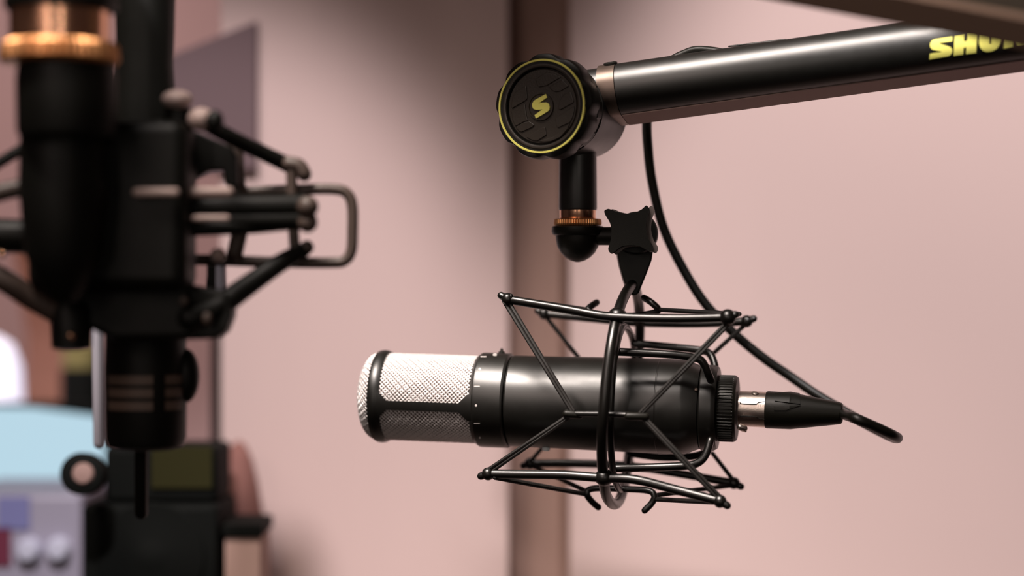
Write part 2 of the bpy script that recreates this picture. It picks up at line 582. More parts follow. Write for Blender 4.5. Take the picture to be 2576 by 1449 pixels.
LET = {
 'letter_s': [(893, 300), (888, 410), (585, 450), (620, 475), (830, 535), (880, 575), (891, 620), (882, 680), (850, 728), (790, 757), (350, 832), (362, 705), (655, 660), (620, 645), (430, 605), (385, 565), (366, 510), (380, 440), (420, 388), (480, 362)],
 'letter_h': [(948, 298), (1172, 262), (1168, 412), (1237, 405), (1243, 250), (1475, 215), (1450, 680), (1215, 708), (1222, 550), (1158, 558), (1145, 718), (920, 748)],
 'letter_u': [(1530, 205), (1765, 170), (1757, 470), (1785, 490), (1805, 470), (1815, 162), (2050, 128), (2036, 400), (2005, 490), (1935, 580), (1830, 640), (1720, 657), (1620, 635), (1550, 560), (1518, 450)],
 'letter_r': [(2125, 118), (2500, 62), (2590, 90), (2620, 170), (2590, 260), (2530, 300), (2650, 505), (2420, 535), (2330, 370), (2310, 548), (2100, 582)],
 'letter_e': [(2690, 35), (3060, -18), (3055, 90), (2905, 112), (2902, 175), (3040, 155), (3035, 255), (2898, 276), (2895, 345), (3050, 322), (3045, 432), (2665, 490)],
}
for nme, pts in LET.items():
    poly = []
    n = len(pts)
    for i in range(n):
        a = pts[i]
        poly.append(arm_surface(*c2(*a)))
    build(nme, wrap_poly(poly, letter_map, 0.0006, 0.00012), M['yellow'], tb, smooth=False, label='yellow printed letter')

# elbow and the upper arm that crosses in front
elb = arm_pt(ARML - 0.005, 0, 0)
ud0 = P(2262, 55, 0.885)
# lower edge runs (1938,0) .. (2576,122)
pA, pB = P(1938, 0, 0.900), P(2576, 122, 0.845)
U2 = (pB - pA).normalized()
V2 = Vector((U2.y * -1, U2.x, 0)).normalized()
V2 = -V2 if V2.y < 0 else V2
W2 = U2.cross(V2).normalized()
W2 = -W2 if W2.z < 0 else W2
up_prof = [(0.0145, 0.001), (0.0145, 0.05), (0.009, 0.058), (0.0, 0.0605), (-0.009, 0.058), (-0.0150, 0.052), (-0.0167, 0.045), (-0.011, 0.0115), (-0.001, 0.0005)]
build('upper_tube', extrude_arm(pA - U2 * 0.22, U2, V2, W2, 0.22 + 0.21, up_prof), M['upper'], boom, angle=30)
up_end = pA + U2 * 0.195 + W2 * 0.02
bk = (elb - up_end)
build('underside_bounce', extrude_arm(pA - U2 * 0.215, U2, V2, W2, 0.42, [(-0.0118, 0.0135), (-0.0112, 0.0113), (-0.0010, 0.0003), (-0.0014, -0.0002), (-0.0117, 0.0110), (-0.0124, 0.0135)]), M['under2'], boom, label='underside strip with wall bounce in its colour', smooth=False)
build('elbow_joint', tube([up_end - bk.normalized() * 0.02, up_end, elb, elb + bk.normalized() * 0.02], 0.024, 40), M['plastic'], boom)

# ------------------------------------------------------------------ microphone axis
AY = math.radians(11.5)
A0 = P(1565, 1018, 1.06)
ax = Vector((math.cos(AY), -math.sin(AY), -0.0234)).normalized()


def s_of(px):
    k = (px - 1288) / F
    return (k * A0.y - A0.x) / (ax.x - k * ax.y)


def ax_pt(px):
    return A0 + ax * s_of(px)


def st(px, dia):
    s = s_of(px)
    return (s, dia / 2 / F * (A0 + ax * s).y)


_, aup, aside = frame_of(ax)
# aside must point away from the camera
if aside.y < 0: aside = -aside


def cyl(s, phi, r):
    """phi 0 = towards camera, +90deg = up"""
    return A0 + ax * s + (-aside * math.cos(phi) + aup * math.sin(phi)) * r


mic = thing('condenser_microphone', 'black horizontal condenser microphone with silver woven grille in a wire cradle', 'microphone', A0)
body = build('body', lathe([st(1286, 180), st(1288, 224), st(1292, 228.5), st(1400, 230.5), st(1500, 235), st(1659, 239), st(1660, 237.6), st(1662, 237.6), st(1663, 239), st(1720, 239), st(1727, 237), st(1763, 208), st(1764, 150)], A0, ax, 128), M['body'], mic, angle=25)
ring = build('pattern_ring', lathe([st(1196, 200), st(1203, 221), st(1213, 236), st(1218, 237.5), st(1280, 237.5), st(1284, 234), st(1286, 226), st(1287, 180)], A0, ax, 128), M['body'], mic, angle=20)
# front rim of the grille frame
rimc = [st(951, 214), st(953, 226), st(958, 231), st(966, 233), st(974, 231), st(981, 224), st(982, 214)]
gf = build('grille_frame', lathe(rimc + rimc[:1], A0, ax, 128, cap=False), M['body'], mic)
# long ribs, with chamfered window corners
Rg = 0.02405
sa, sb = s_of(975), s_of(1200)
def rib(center_deg, half_deg):
    c = math.radians(center_deg); h = math.radians(half_deg) * Rg
    cc = c * Rg; q = 0.0046
    x0, x1 = sa + 0.0012, sb - 0.0002
    polys = [[(sa, cc - h), (sb + 0.003, cc - h), (sb + 0.003, cc + h), (sa, cc + h)]]
    for sg in (-1, 1):
        e = cc + sg * h
        polys.append([(x0, e), (x0 + q, e), (x0, e + sg * q)])
        polys.append([(x1, e), (x1 - q, e), (x1, e + sg * q)])
        polys.append([(sa, e), (x0, e), (x0, e + sg * q), (sa, e + sg * q)])
        polys.append([(x1, e), (sb + 0.003, e), (sb + 0.003, e + sg * q), (x1, e + sg * q)])
    fn = lambda a, b, hh: cyl(a, b / Rg, Rg - 0.0003 + hh)
    return join(*[wrap_poly(p_, fn, 0.0006, 0.0010) for p_ in polys])
for cd in (-7.5, 172.5):
    build('frame_rib', rib(cd, 5.6), M['body'], gf, smooth=False)

# woven wires on the barrel
def wires(family, r0, wr, pitch_s, s0, s1, amp):
    gsv = []
    circ = 2 * PI * r0
    nst = round(circ / pitch_s)
    L = s1 - s0
    n = int(L / (pitch_s * 0.25))
    for j in range(nst):
        pts = []
        for i in range(n + 1):
            s = s0 + L * i / n
            phi = 2 * PI * j / nst + family * (s - s0) / r0
            cross = (s - s0) / (pitch_s / 2) + j
            r = r0 + family * amp * math.cos(PI * cross)
            pts.append(cyl(s, phi, r))
        # drop wires that are wholly at the hidden back of the barrel is not needed: keep all
        gsv.append(tube(pts, wr, 5, round_end=False))
    return join(*gsv)


PS = 0.00222
mg = build('grille_mesh', join(wires(1, 0.0232, 0.00036, PS, s_of(972), s_of(1206), 0.00022), wires(-1, 0.0232, 0.00036, PS, s_of(972), s_of(1206), 0.00022)), M['mesh'], mic, label='silver woven wire grille', angle=180)
build('inner_mesh', lathe([(s_of(958), 0.0222), (s_of(1206), 0.0222)], A0, ax, 96, cap=False), M['mesh_in'], mg)
# domed end of woven wire
sd0 = s_of(957)
gsd = []
nst = 66
def dome_h(q): return 0.0098 * (1 - q ** 3.2) ** 0.55 if q < 1 else 0
for fam in (1, -1):
    for j in range(nst):
        pts = []
        phi, arc, q = 2 * PI * j / nst, 0.0, 0.9995
        while q > 0.42:
            dq = 0.004 if q > 0.9 else 0.012
            r = 0.0236 * q
            wv = fam * 0.00022 * math.cos(PI * (arc / (PS / 2) + j))
            nrm = Vector((dome_h(q - 0.001) - dome_h(q), 0.0236 * 0.001)); nrm.normalize()
            rr_ = r + nrm.x * wv
            pts.append(A0 + ax * (sd0 - dome_h(q) - nrm.y * wv) + (-aside * math.cos(phi) + aup * math.sin(phi)) * rr_)
            ds = math.hypot(0.0236 * dq, dome_h(q - dq) - dome_h(q))
            arc += ds
            phi += fam * ds / max(r, 0.009)
            q -= dq
        gsd.append(tube(pts, 0.00036, 5, round_end=False))
build('dome_mesh', join(*gsd), M['mesh'], mic, label='silver woven wire end dome', angle=180)
dp = []
for i in range(14):
    q = 1 - i / 13.0
    dp.append((sd0 - (0.0098 * (1 - q ** 3.2) ** 0.55 if q < 1 else 0) + 0.0009, max(0.0004, 0.0232 * q)))
build('dome_backing', lathe(dp, A0, ax, 64, cap=False), M['mesh_in'], mic)
# printed marks
def hit(px, py, r):
    """pixel -> (s, phi) on a cylinder of radius r about the microphone axis"""
    o = Vector((0, 0, CAMZ)); d = (P(px, py, 1.0) - o)
    oc = o - A0
    dpv = d - ax * d.dot(ax); op = oc - ax * oc.dot(ax)
    a_ = dpv.dot(dpv); b_ = 2 * dpv.dot(op); c_ = op.dot(op) - r * r
    disc = max(0.0, b_ * b_ - 4 * a_ * c_)
    t = (-b_ - math.sqrt(disc)) / (2 * a_)
    h = o + d * t - A0
    s = h.dot(ax)
    return s, math.atan2(h.dot(aup), -h.dot(aside))
Rc = st(1250, 237.5)[1]
def mark(poly_px):
    pl_ = []
    for p in poly_px:
        s, f = hit(p[0], p[1], Rc)
        pl_.append((s, f * Rc))
    return wrap_poly(pl_, lambda a, b, h: cyl(a, b / Rc, Rc + 0.00003 + h), 0.0008, 0.00006)
def dash(x0, x1, y, t=0.9): return [(x0, y - t), (x1, y - t), (x1, y + t), (x0, y + t)]
def dot(x, y, r=3.0): return [(x + r * math.cos(2 * PI * i / 12), y + r * math.sin(2 * PI * i / 12)) for i in range(12)]
marks = [dash(1209, 1223, 897.6), dash(1192.5, 1207, 971.5), dash(1192.5, 1207, 1065, 0.8), dot(1207, 928.5), dot(1197.5, 1020), dot(1207, 1101, 2.4)]
marks.append([(1240, 892.5), (1242, 889.6), (1249, 889.6), (1249, 890.8), (1243.6, 890.8), (1242.6, 893.0), (1247, 893.6), (1247.5, 892.3), (1244.6, 892.2), (1244.8, 891.4), (1249.6, 891.4), (1248.6, 895.0), (1241, 894.9)])
for mk in marks:
    build('printed_mark', mark(mk), M['white'], ring, smooth=False, label='white printed mark')
s_sw = s_of(1255)
build('pattern_switch', lathe([(0, 0.0020), (0.0013, 0.0018), (0.0018, 0.0010), (0.0032, 0.0006)], cyl(s_sw, math.radians(100), Rc - 0.0004), aup, 20), M['plastic'], ring)
s_, f_ = hit(1751, 980, st(1752, 216)[1])
build('body_screw', lathe([(-0.001, 0.0010), (0.0004, 0.0010), (0.0006, 0.0007)], cyl(s_, f_, st(1752, 216)[1]), cyl(s_, f_, 1) - cyl(s_, f_, 0), 16), M['collar'], body)
s_, f_ = hit(1380, 1124, st(1380, 230)[1])
build('small_switch', lathe([(-0.002, 0.0022), (0.0008, 0.0022), (0.0016, 0.0018), (0.0018, 0.0006)], cyl(s_of(1380), math.radians(-80), st(1380, 230)[1]), -aup, 20), M['led'], body, label='pale switch under the body')

# ------------------------------------------------------------------ shock mount (right)
sm = thing('shock_mount', 'black wire spider shock mount with elastic cords around the horizontal microphone', 'shock mount', P(1590, 730, 1.06))
vl('pivot_cap', [(568.6, 50), (569, 62), (571, 65.5), (583, 66), (590, 63), (593, 56), (604, 55), (620, 52), (636, 43), (648, 31), (656, 17), (659.5, 4)], M['rubber'], sm)
dk = 1.050
build('pivot_stub', tube([P(1480, 594, SD), P(1600, 594, 1.052)], 0.0049, 32, round_end=False), M['rubber'], sm)
# four-lobed clamp knob
kn = Vector((-0.10, -1, 0.04)).normalized()            # facing normal (towards camera, a little left)
kc = P(1580, 579, 1.033)
kx = Vector((0, 0, 1)).cross(kn).normalized() * -1
kx = -kx if kx.x < 0 else kx
kz = kn.cross(kx).normalized(); kz = -kz if kz.z < 0 else kz
star_px = [(1520, 531), (1527, 526), (1534, 526), (1552, 533), (1576, 537), (1598, 534), (1615, 526), (1625, 517), (1631, 521), (1634, 530), (1627, 551), (1625, 575), (1631, 600), (1642, 618), (1641, 628), (1634, 633), (1610, 620), (1585, 617), (1562, 621), (1542, 636), (1534, 635), (1530, 625), (1536, 604), (1538, 580), (1534, 560), (1524, 543)]
def kn_local(px, py):
    o = Vector((0, 0, CAMZ)); d = P(px, py, 1.0) - o
    t = (kc - o).dot(kn) / d.dot(kn); h = o + d * t - kc
    return (h.dot(kx), h.dot(kz))
star = smooth_poly([kn_local(*p) for p in star_px], 3)
build('clamp_knob', wrap_poly(star, lambda a, b, h: kc + kx * a + kz * b - kn * (0.0052 - h), None, 0.0052), M['knob_black'], sm, smooth=False, bevel=0.0006)
kr = [(a * 1.02, b * 1.02) for a, b in star]
build('knob_skirt', wrap_poly(kr, lambda a, b, h: kc + kx * (a + 0.0022) + kz * b - kn * (0.0092 - h), None, 0.0040), M['skirt'], sm, smooth=False, bevel=0.0004)
build('swivel_disc', lathe([(0, 0.006), (0.0005, 0.0105), (0.0015, 0.0112), (0.012, 0.0112), (0.013, 0.0105), (0.0135, 0.006)], P(1601, 585, 1.045), -kn, 48), M['rubber'], sm)
# tapered blade with eye
bl = [(1550, 628), (1642, 628), (1638, 655), (1625, 690), (1612, 722), (1606, 738), (1596, 744), (1584, 740), (1574, 724), (1566, 700), (1557, 668)]
def flat_at(px, py, d):
    o = P(px, py, d); return (o.x, o.z)
build('hanger_blade', wrap_poly([flat_at(x, y, 1.056) for x, y in bl], lambda a, b, h: Vector((a, 1.063 - h, b)), None, 0.0120), M['rubber'], sm, smooth=False, bevel=0.0012)

DR = 1.06
# outer ring: closed loop through the hanger eye (x, y, depth)
oring = [(1592, 716, DR - 0.006), (1572, 742, DR - 0.024), (1552, 795, DR - 0.041), (1537, 870, DR - 0.052), (1525, 960, DR - 0.057), (1517, 1050, DR - 0.057), (1514, 1130, DR - 0.050), (1518, 1200, DR - 0.039), (1526, 1248, DR - 0.022), (1545, 1269, DR - 0.002),
         (1562, 1250, DR + 0.018), (1576, 1190, DR + 0.038), (1585, 1120, DR + 0.050), (1594, 1020, DR + 0.057), (1603, 930, DR + 0.055), (1609, 850, DR + 0.045), (1609, 790, DR + 0.034), (1603, 742, DR + 0.018)]
W1 = 0.0028
build('outer_ring', tube([P(*p) for p in oring], W1, 16, closed=True, k=6), M['wire'], sm)
# inner ring
iring = [(1571, 822, DR), (1556, 850, DR - 0.024), (1544, 920, DR - 0.040), (1537, 1010, DR - 0.0445), (1536, 1100, DR - 0.041), (1543, 1190, DR - 0.026), (1560, 1232, DR - 0.002), (1576, 1200, DR + 0.022), (1586, 1110, DR + 0.040), (1594, 1010, DR + 0.0445), (1596, 910, DR + 0.038), (1590, 850, DR + 0.022)]
build('inner_ring', tube([P(*p) for p in iring], 0.0018, 12, closed=True, k=6), M['wire'], sm)
# outer rails
TF, TB, BF, BB = DR - 0.043, DR + 0.040, DR - 0.042, DR + 0.040
rails = [
    [(1274, 752, TF + 0.018), (1300, 757, TF + 0.016), (1415, 776, TF + 0.006), (1500, 792, TF - 0.001), (1550, 797, TF - 0.003), (1690, 801, TF - 0.01), (1835, 798, TF - 0.018)],
    [(1366, 789, TB + 0.010), (1480, 800, TB + 0.004), (1612, 812, TB), (1760, 814, TB - 0.008), (1882, 808, TB - 0.016)],
    [(1224, 1192, BF + 0.016), (1300, 1193, BF + 0.012), (1420, 1195, BF + 0.005), (1515, 1202, BF), (1600, 1207, BF - 0.005), (1700, 1232, BF - 0.010), (1815, 1262, BF - 0.018)],
    [(1330, 1166, BB + 0.012), (1450, 1166, BB + 0.006), (1580, 1172, BB), (1700, 1190, BB - 0.006), (1850, 1216, BB - 0.012)],
]
for i, rl in enumerate(rails):
    r_ = 0.0023 if i != 2 else 0.0024
    rr = build('outer_rail', tube([P(*p) for p in rl], r_, 14, k=5), M['wire'], sm)
    for e in (0, -1):
        p = P(*rl[e])
        q = P(*rl[1 if e == 0 else -2])
        d = (p - q).normalized()
        tipg = join(ball(p - d * 0.0008, 0.0034 if not (i == 0 and e == -1) else 0.0042, 18), tube([p - d * 0.001, p + d * 0.003 + Vector((0, 0, 0.0012 if i < 2 else -0.0012))], 0.0020, 10))
        build('rail_tip', tipg, M['wire'], rr)
# small fork on the first tip
build('tip_fork', tube([P(1285, 757, TF + 0.017), P(1286, 745, TF + 0.016)], [0.0022, 0.0013], 10), M['wire'], sm)
build('tip_fork', tube([P(1272, 756, TF + 0.018), P(1261, 746, TF + 0.020)], [0.0018, 0.0009], 10), M['wire'], sm)
# ring nodes
for (x, y, d) in ((1553, 795, DR - 0.0425), (1520, 1201, DR - 0.041), (1609, 812, DR + 0.040), (1582, 1170, DR + 0.042)):
    build('ring_node', ball(P(x, y, d), 0.0050 if d < DR else 0.0036, 24, 0.9), M['wire'], sm)
# inner rails with hooked ends
IFR = DR - 0.049
front = build('inner_rail', tube([P(1430, 1041, IFR + 0.008), P(1530, 1042, IFR), P(1620, 1046, IFR - 0.006)], 0.0015, 12, k=4), M['wire'], sm)
for (x0, y0, x1, y1, dd) in ((1425, 1041, 1458, 1044, IFR + 0.007), (1580, 1047, 1624, 1048, IFR - 0.006)):
    build('end_sleeve', tube([P(x0, y0, dd), P(x1, y1, dd)], 0.0021, 12), M['rubber'], front)
hk = [
    [(1501, 761, DR + 0.012), (1489, 769, DR + 0.008), (1480, 779, DR + 0.006), (1500, 790, DR + 0.004), (1575, 796, DR), (1640, 788, DR - 0.006), (1656, 779, DR - 0.008), (1640, 762, DR - 0.008), (1620, 749, DR - 0.004)],
    [(1505, 1276, DR + 0.010), (1490, 1263, DR + 0.008), (1477, 1245, DR + 0.006), (1482, 1232, DR + 0.006), (1510, 1228, DR + 0.004), (1570, 1230, DR), (1630, 1234, DR - 0.006), (1646, 1247, DR - 0.008), (1640, 1265, DR - 0.008), (1622, 1284, DR - 0.008)],
]
for h in hk:
    build('hook_rail', tube([P(*p) for p in h], 0.0018, 12, k=5), M['wire'], sm)
build('inner_rail', tube([P(1450, 985, DR + 0.052), P(1690, 1000, DR + 0.040)], 0.0015, 12), M['wire'], sm)
# cradle wires down to the clamp collar
cradle = [
    [(1549, 885, DR - 0.030), (1600, 887, DR - 0.032), (1690, 892, DR - 0.035), (1752, 901, DR - 0.036), (1770, 915, DR - 0.036), (1781, 940, DR - 0.035), (1788, 956, DR - 0.033)],
    [(1596, 864, DR + 0.024), (1680, 872, DR + 0.020), (1765, 882, DR + 0.014), (1787, 892, DR + 0.010), (1797, 915, DR + 0.006), (1799, 930, DR + 0.004)],
    [(1548, 1178, DR - 0.026), (1620, 1176, DR - 0.028), (1720, 1172, DR - 0.032), (1756, 1164, DR - 0.034), (1776, 1142, DR - 0.034), (1787, 1108, DR - 0.032)],
    [(1584, 1140, DR + 0.028), (1660, 1150, DR + 0.022), (1740, 1148, DR + 0.014), (1776, 1136, DR + 0.008), (1790, 1112, DR + 0.004)],
]
for c in cradle:
    build('cradle_wire', tube([P(*p) for p in c], 0.0021, 12, k=5), M['wire'], sm)
# clamp collar and nut
build('clamp_collar', lathe([st(1764.5, 150), st(1766, 212), st(1769, 216), st(1795, 216), st(1799, 214), st(1807, 205), st(1808, 150)], A0, ax, 96), M['body'], sm, angle=25)
build('clamp_nut', lathe([st(1803, 120), st(1805, 160), st(1811, 166), st(1815, 168), st(1846, 168), st(1849, 167), st(1855, 158), st(1856.5, 90)], A0, ax, 300,
                         lambda q, i, r: r - (0.0006 if (i in (3, 4) and math.cos(q * 60) > 0.0) else 0)), M['plastic'], sm, angle=20)
# elastic cords
CR = 0.0012
cords = [
    ((1272, 756, TF + 0.018), (1441, 1034, IFR + 0.007), 0.0017), ((1226, 1188, BF + 0.016), (1432, 1047, IFR + 0.008), 0.0015),
    ((1838, 806, TF - 0.018), (1612, 1040, IFR - 0.006), 0.0014), ((1812, 1256, BF - 0.018), (1620, 1052, IFR - 0.006), 0.0015),
    ((1284, 749, TF + 0.017), (1482, 778, DR + 0.007), 0.0009), ((1368, 790, TB + 0.010), (1456, 900, DR + 0.048), CR),
    ((1860, 790, TF + 0.000), (1656, 779, DR - 0.008), 0.0012), ((1880, 812, TB - 0.015), (1798, 886, DR + 0.030), CR),
    ((1245, 1201, BF + 0.014), (1472, 1243, DR + 0.006), 0.0013), ((1335, 1170, BB + 0.012), (1476, 1236, DR + 0.008), 0.0013),
    ((1810, 1264, BF - 0.017), (1650, 1256, DR - 0.008), 0.0013), ((1848, 1220, BB - 0.012), (1650, 1246, DR - 0.006), 0.0013),
    ((1335, 1160, BB + 0.012), (1368, 1122, DR + 0.050), CR), ((1848, 1212, BB - 0.012), (1792, 1140, DR + 0.030), CR),
]
for a, b, r in cords:
    pa, pb = P(*a), P(*b)
    off = Vector((0, 0, 1)).cross((pb - pa).normalized()).normalized() * r * 0.55 if r > 0.00135 else Vector((0, 0, 0))
    up_ = (pb - pa).normalized().cross(Vector((0, 1, 0))).normalized() * r * 0.6
    if r > 0.0013:
        g = join(tube([pa + up_, pb + up_ * 0.6], r * 0.66, 8), tube([pa - up_, pb - up_ * 0.6], r * 0.66, 8))
    else:
        g = tube([pa, pb], r, 8)
    build('elastic_cord', g, M['cord'], sm, label='braided elastic cord')

# ------------------------------------------------------------------ cable
cb = thing('microphone_cable', 'black microphone cable with silver plug looping down from the boom arm', 'cable', ax_pt(1930))
def prx(px, cy, dia):
    return st(px, dia)
A1 = Vector(A0)
xa = ax.copy()
# connector axis tilts slightly further
Q0 = P(1853, 1027, ax_pt(1853).y)
Q1 = P(2118, 1040, ax_pt(1853).y - 0.0122)
qa = (Q1 - Q0).normalized()
def qs(px):
    k = (px - 1288) / F
    return (k * Q0.y - Q0.x) / (qa.x - k * qa.y)
def qst(px, dia):
    s = qs(px); return (s, dia / 2 / F * (Q0 + qa * s).y)
shell = build('plug_shell', lathe([qst(1860, 80), qst(1860.5, 89), qst(1931, 90), qst(1932, 80)], Q0, qa, 96), M['steel'], cb, label='silver metal plug shell')
qa_, qu, qv = frame_of(qa)
if qv.y < 0: qv = -qv
def qcyl(s, phi, r): return Q0 + qa * s + (-qv * math.cos(phi) + qu * math.sin(phi)) * r
Rq = qst(1890, 90)[1]
def qhit(px, py, r=Rq):
    o = Vector((0, 0, CAMZ)); d = (P(px, py, 1.0) - o); oc = o - Q0
    dpv = d - qa * d.dot(qa); op = oc - qa * oc.dot(qa)
    a_ = dpv.dot(dpv); b_ = 2 * dpv.dot(op); c_ = op.dot(op) - r * r
    t = (-b_ - math.sqrt(max(0, b_ * b_ - 4 * a_ * c_))) / (2 * a_)
    h = o + d * t - Q0
    return h.dot(qa), math.atan2(h.dot(qu), -h.dot(qv))
def c6(x, y): return (1700 + x / 4.2933, 880 + y / 4.2933)
def qline(pts, w):
    P3 = []
    for p in pts:
        s, f = qhit(*c6(*p)); P3.append(qcyl(s, f, Rq))
    return tube(spline(P3, 4), w, 6)
build('latch_seam', join(qline([(695, 572), (705, 582), (780, 588), (865, 588), (900, 568), (980, 560)], 0.00028),
                         qline([(695, 722), (705, 716), (760, 716), (860, 722), (905, 745), (975, 750)], 0.00028)), M['rubber'], shell, label='dark latch seam')
build('latch_tab', lathe([(0, 0.0022), (0.0007, 0.0020), (0.0012, 0.0012)], qcyl(*qhit(*c6(858, 470)), Rq - 0.0003), (0, -0.3, 1), 20), M['steel'], shell)
build('release_button', join(tube([P(1862, 1074, 1.03), P(1872, 1078, 1.03)], 0.0018, 8), tube([P(1872, 1077, 1.03), P(1875, 1084, 1.03)], 0.0008, 8)), M['steel'], shell)
boot = build('plug_boot', lathe([qst(1926, 80), qst(1927, 91), qst(1931, 94), qst(1990, 92.5), qst(2012, 86), qst(2110, 56.5), qst(2117, 53), qst(2120, 44), qst(2121, 20)], Q0, qa, 96), M['rubber'], cb, angle=25)
def bootr(px): 
    return qst(px, 94 if px < 1990 else 92.5 - (px - 1990) * 0.3)[1]
def pad(poly):
    out = []
    for p in poly:
        x, y = c6(*p); r = bootr(x); s, f = qhit(x, y, r); out.append((s, f * 0.01))
    def fn(a, b, h):
        pp = Q0 + qa * a
        x = pp.x / pp.y * F + 1288
        return qcyl(a, b / 0.01, bootr(x) - 0.0004 + h)
    return wrap_poly(out, fn, 0.0008, 0.0009, sub2=0.004)
build('grip_pad', pad([(1070, 475), (1340, 478), (1345, 590), (1230, 575), (1070, 555)]), M['rubber'], boot, smooth=False, bevel=0.0002)
build('grip_pad', pad([(1060, 615), (1190, 610), (1350, 605), (1190, 655), (1060, 655)]), M['rubber'], boot, smooth=False, bevel=0.0002)
e0 = Q0 + qa * (qs(2116))
cpath = [e0, P(2150, 1052, 1.013), P(2200, 1073, 1.014), P(2245, 1094, 1.020), P(2258, 1102, 1.036), P(2240, 1098, 1.060), P(2180, 1068, 1.082), P(2110, 1026, 1.092), P(2050, 990, 1.096), P(1985, 945, 1.10),
         P(1920, 900, 1.10), P(1850, 842, 1.10), P(1775, 765, 1.10), P(1715, 670, 1.10), P(1668, 570, 1.098), P(1641, 460, 1.094), P(1630, 370, 1.088), P(1628, 300, 1.078), P(1640, 262, 1.066)]
build('cord', tube(cpath, 0.0027, 16, k=8), M['cable'], cb)

# ------------------------------------------------------------------ second set: blurred rig on the left
LD = 0.92
lb = thing('boom_arm', 'blurred black vertical boom shaft with glowing copper collar in the upper corner', 'boom arm', P(160, 160, 0.86))
def vcol(name, cx, prof, d, m, parent, n=48, rf=None, **kw):
    k = d / F
    return build(name, lathe([(CAMZ - (y - 724.5) * k, r * k) for y, r in prof], Vector(((cx - 1288) * k, d, 0)), (0, 0, 1), n, rf, up=(0, 1, 0)), m, parent, **kw)
BD = 0.86
vcol('drop_shaft', 155, [(-400, 142), (20, 142), (28, 135), (28, 60)], BD, M['dark_wire'], lb)
vcol('thread_adapter', 150, [(26, 120), (30, 124), (108, 124), (110, 100)], BD, M['brass'], lb, label='copper thread adapter')
vcol('knurled_ring', 150, [(106, 100), (108, 140), (118, 147), (150, 150), (162, 142), (164, 80)], BD, M['brass_dark'], lb, n=180, rf=lambda q, i, r: r - (0.0007 if math.cos(q * 50) > 0.2 and r > 0.0235 else 0), angle=20, label='copper knurled ring')

lm = thing('shock_mount', 'blurred grey shock mount frame with knobs around the vertical microphone', 'shock mount', P(300, 500, 0.90))
vcol('pivot_cap', 168, [(165.5, 60), (167, 122), (200, 126), (330, 124), (345, 118), (350, 60)], BD, M['dark_wire'], lm)
vcol('cap_sleeve', 160, [(330, 60), (336, 108), (470, 112), (640, 96), (720, 60), (760, 30)], BD + 0.01, M['dark_wire'], lm)
build('clamp_body', box(P(285, 520, 0.90), (0.0355, 0.018, 0.038)), M['dark_wire'], lm, bevel=0.006)
build('support_plate', wrap_poly([flat_at(x, y, 0.91) for x, y in ((75, 635), (470, 600), (500, 850), (300, 855), (130, 775), (118, 700))], lambda a, b, h: Vector((a, 0.918 - h, b)), None, 0.02), M['dark_wire'], lm, smooth=False, bevel=0.003)
DL = 0.93
k_ = DL / F
build('wire_loop', tube([P(*p) for p in ((488, 487, 0.936), (560, 485, 0.935), (760, 477, DL), (840, 476, DL), (872, 486, DL), (886, 516, DL), (887, 580, DL), (884, 630, DL), (868, 655, DL), (835, 661, DL), (700, 660, DL), (560, 655, 0.935), (490, 653, 0.936))], 14 * k_, 14, k=5), M['grey_wire'], lm, label='grey brown rectangular wire loop')
arm1 = build('upper_strut', tube([P(488, 292, 0.905), P(560, 335, 0.91), P(640, 375, 0.92), P(735, 420, 0.93)], 20 * k_, 16, k=4), M['dark_wire'], lm)
build('strut_knob', join(ball(P(506, 300, 0.90), 34 * k_, 24, 0.85)), M['pale_grip'], arm1, label='pale rounded knob')
build('strut_knob', ball(P(540, 304, 0.890), 22 * k_, 24, 1.2), M['dark_wire'], arm1)
build('strut_end', tube([P(728, 412, 0.925), P(752, 418, 0.925), P(765, 438, 0.925)], 19 * k_, 14, k=4), M['grey_wire'], arm1)
build('top_knob', ball(P(446, 250, 0.90), 38 * k_, 24, 0.62), M['pale_grip'], lm, label='knob top with a painted highlight')  # pale colour carries the highlight on top of the dark knob
build('top_knob', lathe([(-0.022, 0.003), (-0.0215, 0.0066), (-0.001, 0.0066), (0.000, 0.002)], P(450, 268, 0.905), (0, 0, 1), 24, up=(0, 1, 0)), M['dark_wire'], lm)
build('inner_web', wrap_poly([flat_at(x, y, 0.925) for x, y in ((400, 300), (490, 330), (585, 372), (600, 395), (602, 470), (572, 470), (566, 430), (530, 432), (495, 452), (490, 480), (400, 480))], lambda a, b, h: Vector((a, 0.926 - h, b)), None, 0.008), M['dark_wire'], lm, smooth=False, bevel=0.001)
build('elastic_cord', tube([P(733, 425, 0.925), P(737, 560, 0.928), P(742, 632, 0.925)], 14 * k_, 12), M['grey_wire'], lm)
build('elastic_cord', tube([P(590, 365, 0.93), P(598, 480, 0.93), P(606, 560, 0.93), P(590, 640, 0.93)], 21 * k_, 12, k=3), M['grey_wire'], lm)
for (y, r, m_, x1) in ((518, 30, 'dark_wire', 768), (552, 27, 'dark_wire', 770)):
    build('clamp_bar', tube([P(300, y + 8, 0.905), P(x1, y, 0.915)], r * k_, 20), M[m_], lm)
build('clamp_bar', tube([P(480, 575, 0.905), P(640, 568, 0.912), P(762, 556, 0.918)], 20 * k_, 20), M['dark_wire'], lm)
for x0, x1, y_, r_, d_ in ((345, 440, 484, 11, 0.878), (462, 575, 483, 13, 0.895), (490, 570, 549, 8, 0.893)):
    build('bar_rod', tube([P(x0, y_, d_), P(x1, y_, d_)], r_ * k_, 12), M['pale_grip'], lm, label='pale front rod')
build('rod_knob', ball(P(548, 642, 0.915), 20 * k_, 18, 0.9), M['pale_grip'], lm, label='pale small knob')
build('bar_cap', join(ball(P(774, 520, 0.908), 27 * k_, 20, 1.0), ball(P(774, 560, 0.910), 25 * k_, 20, 1.0)), M['grey_wire'], lm)
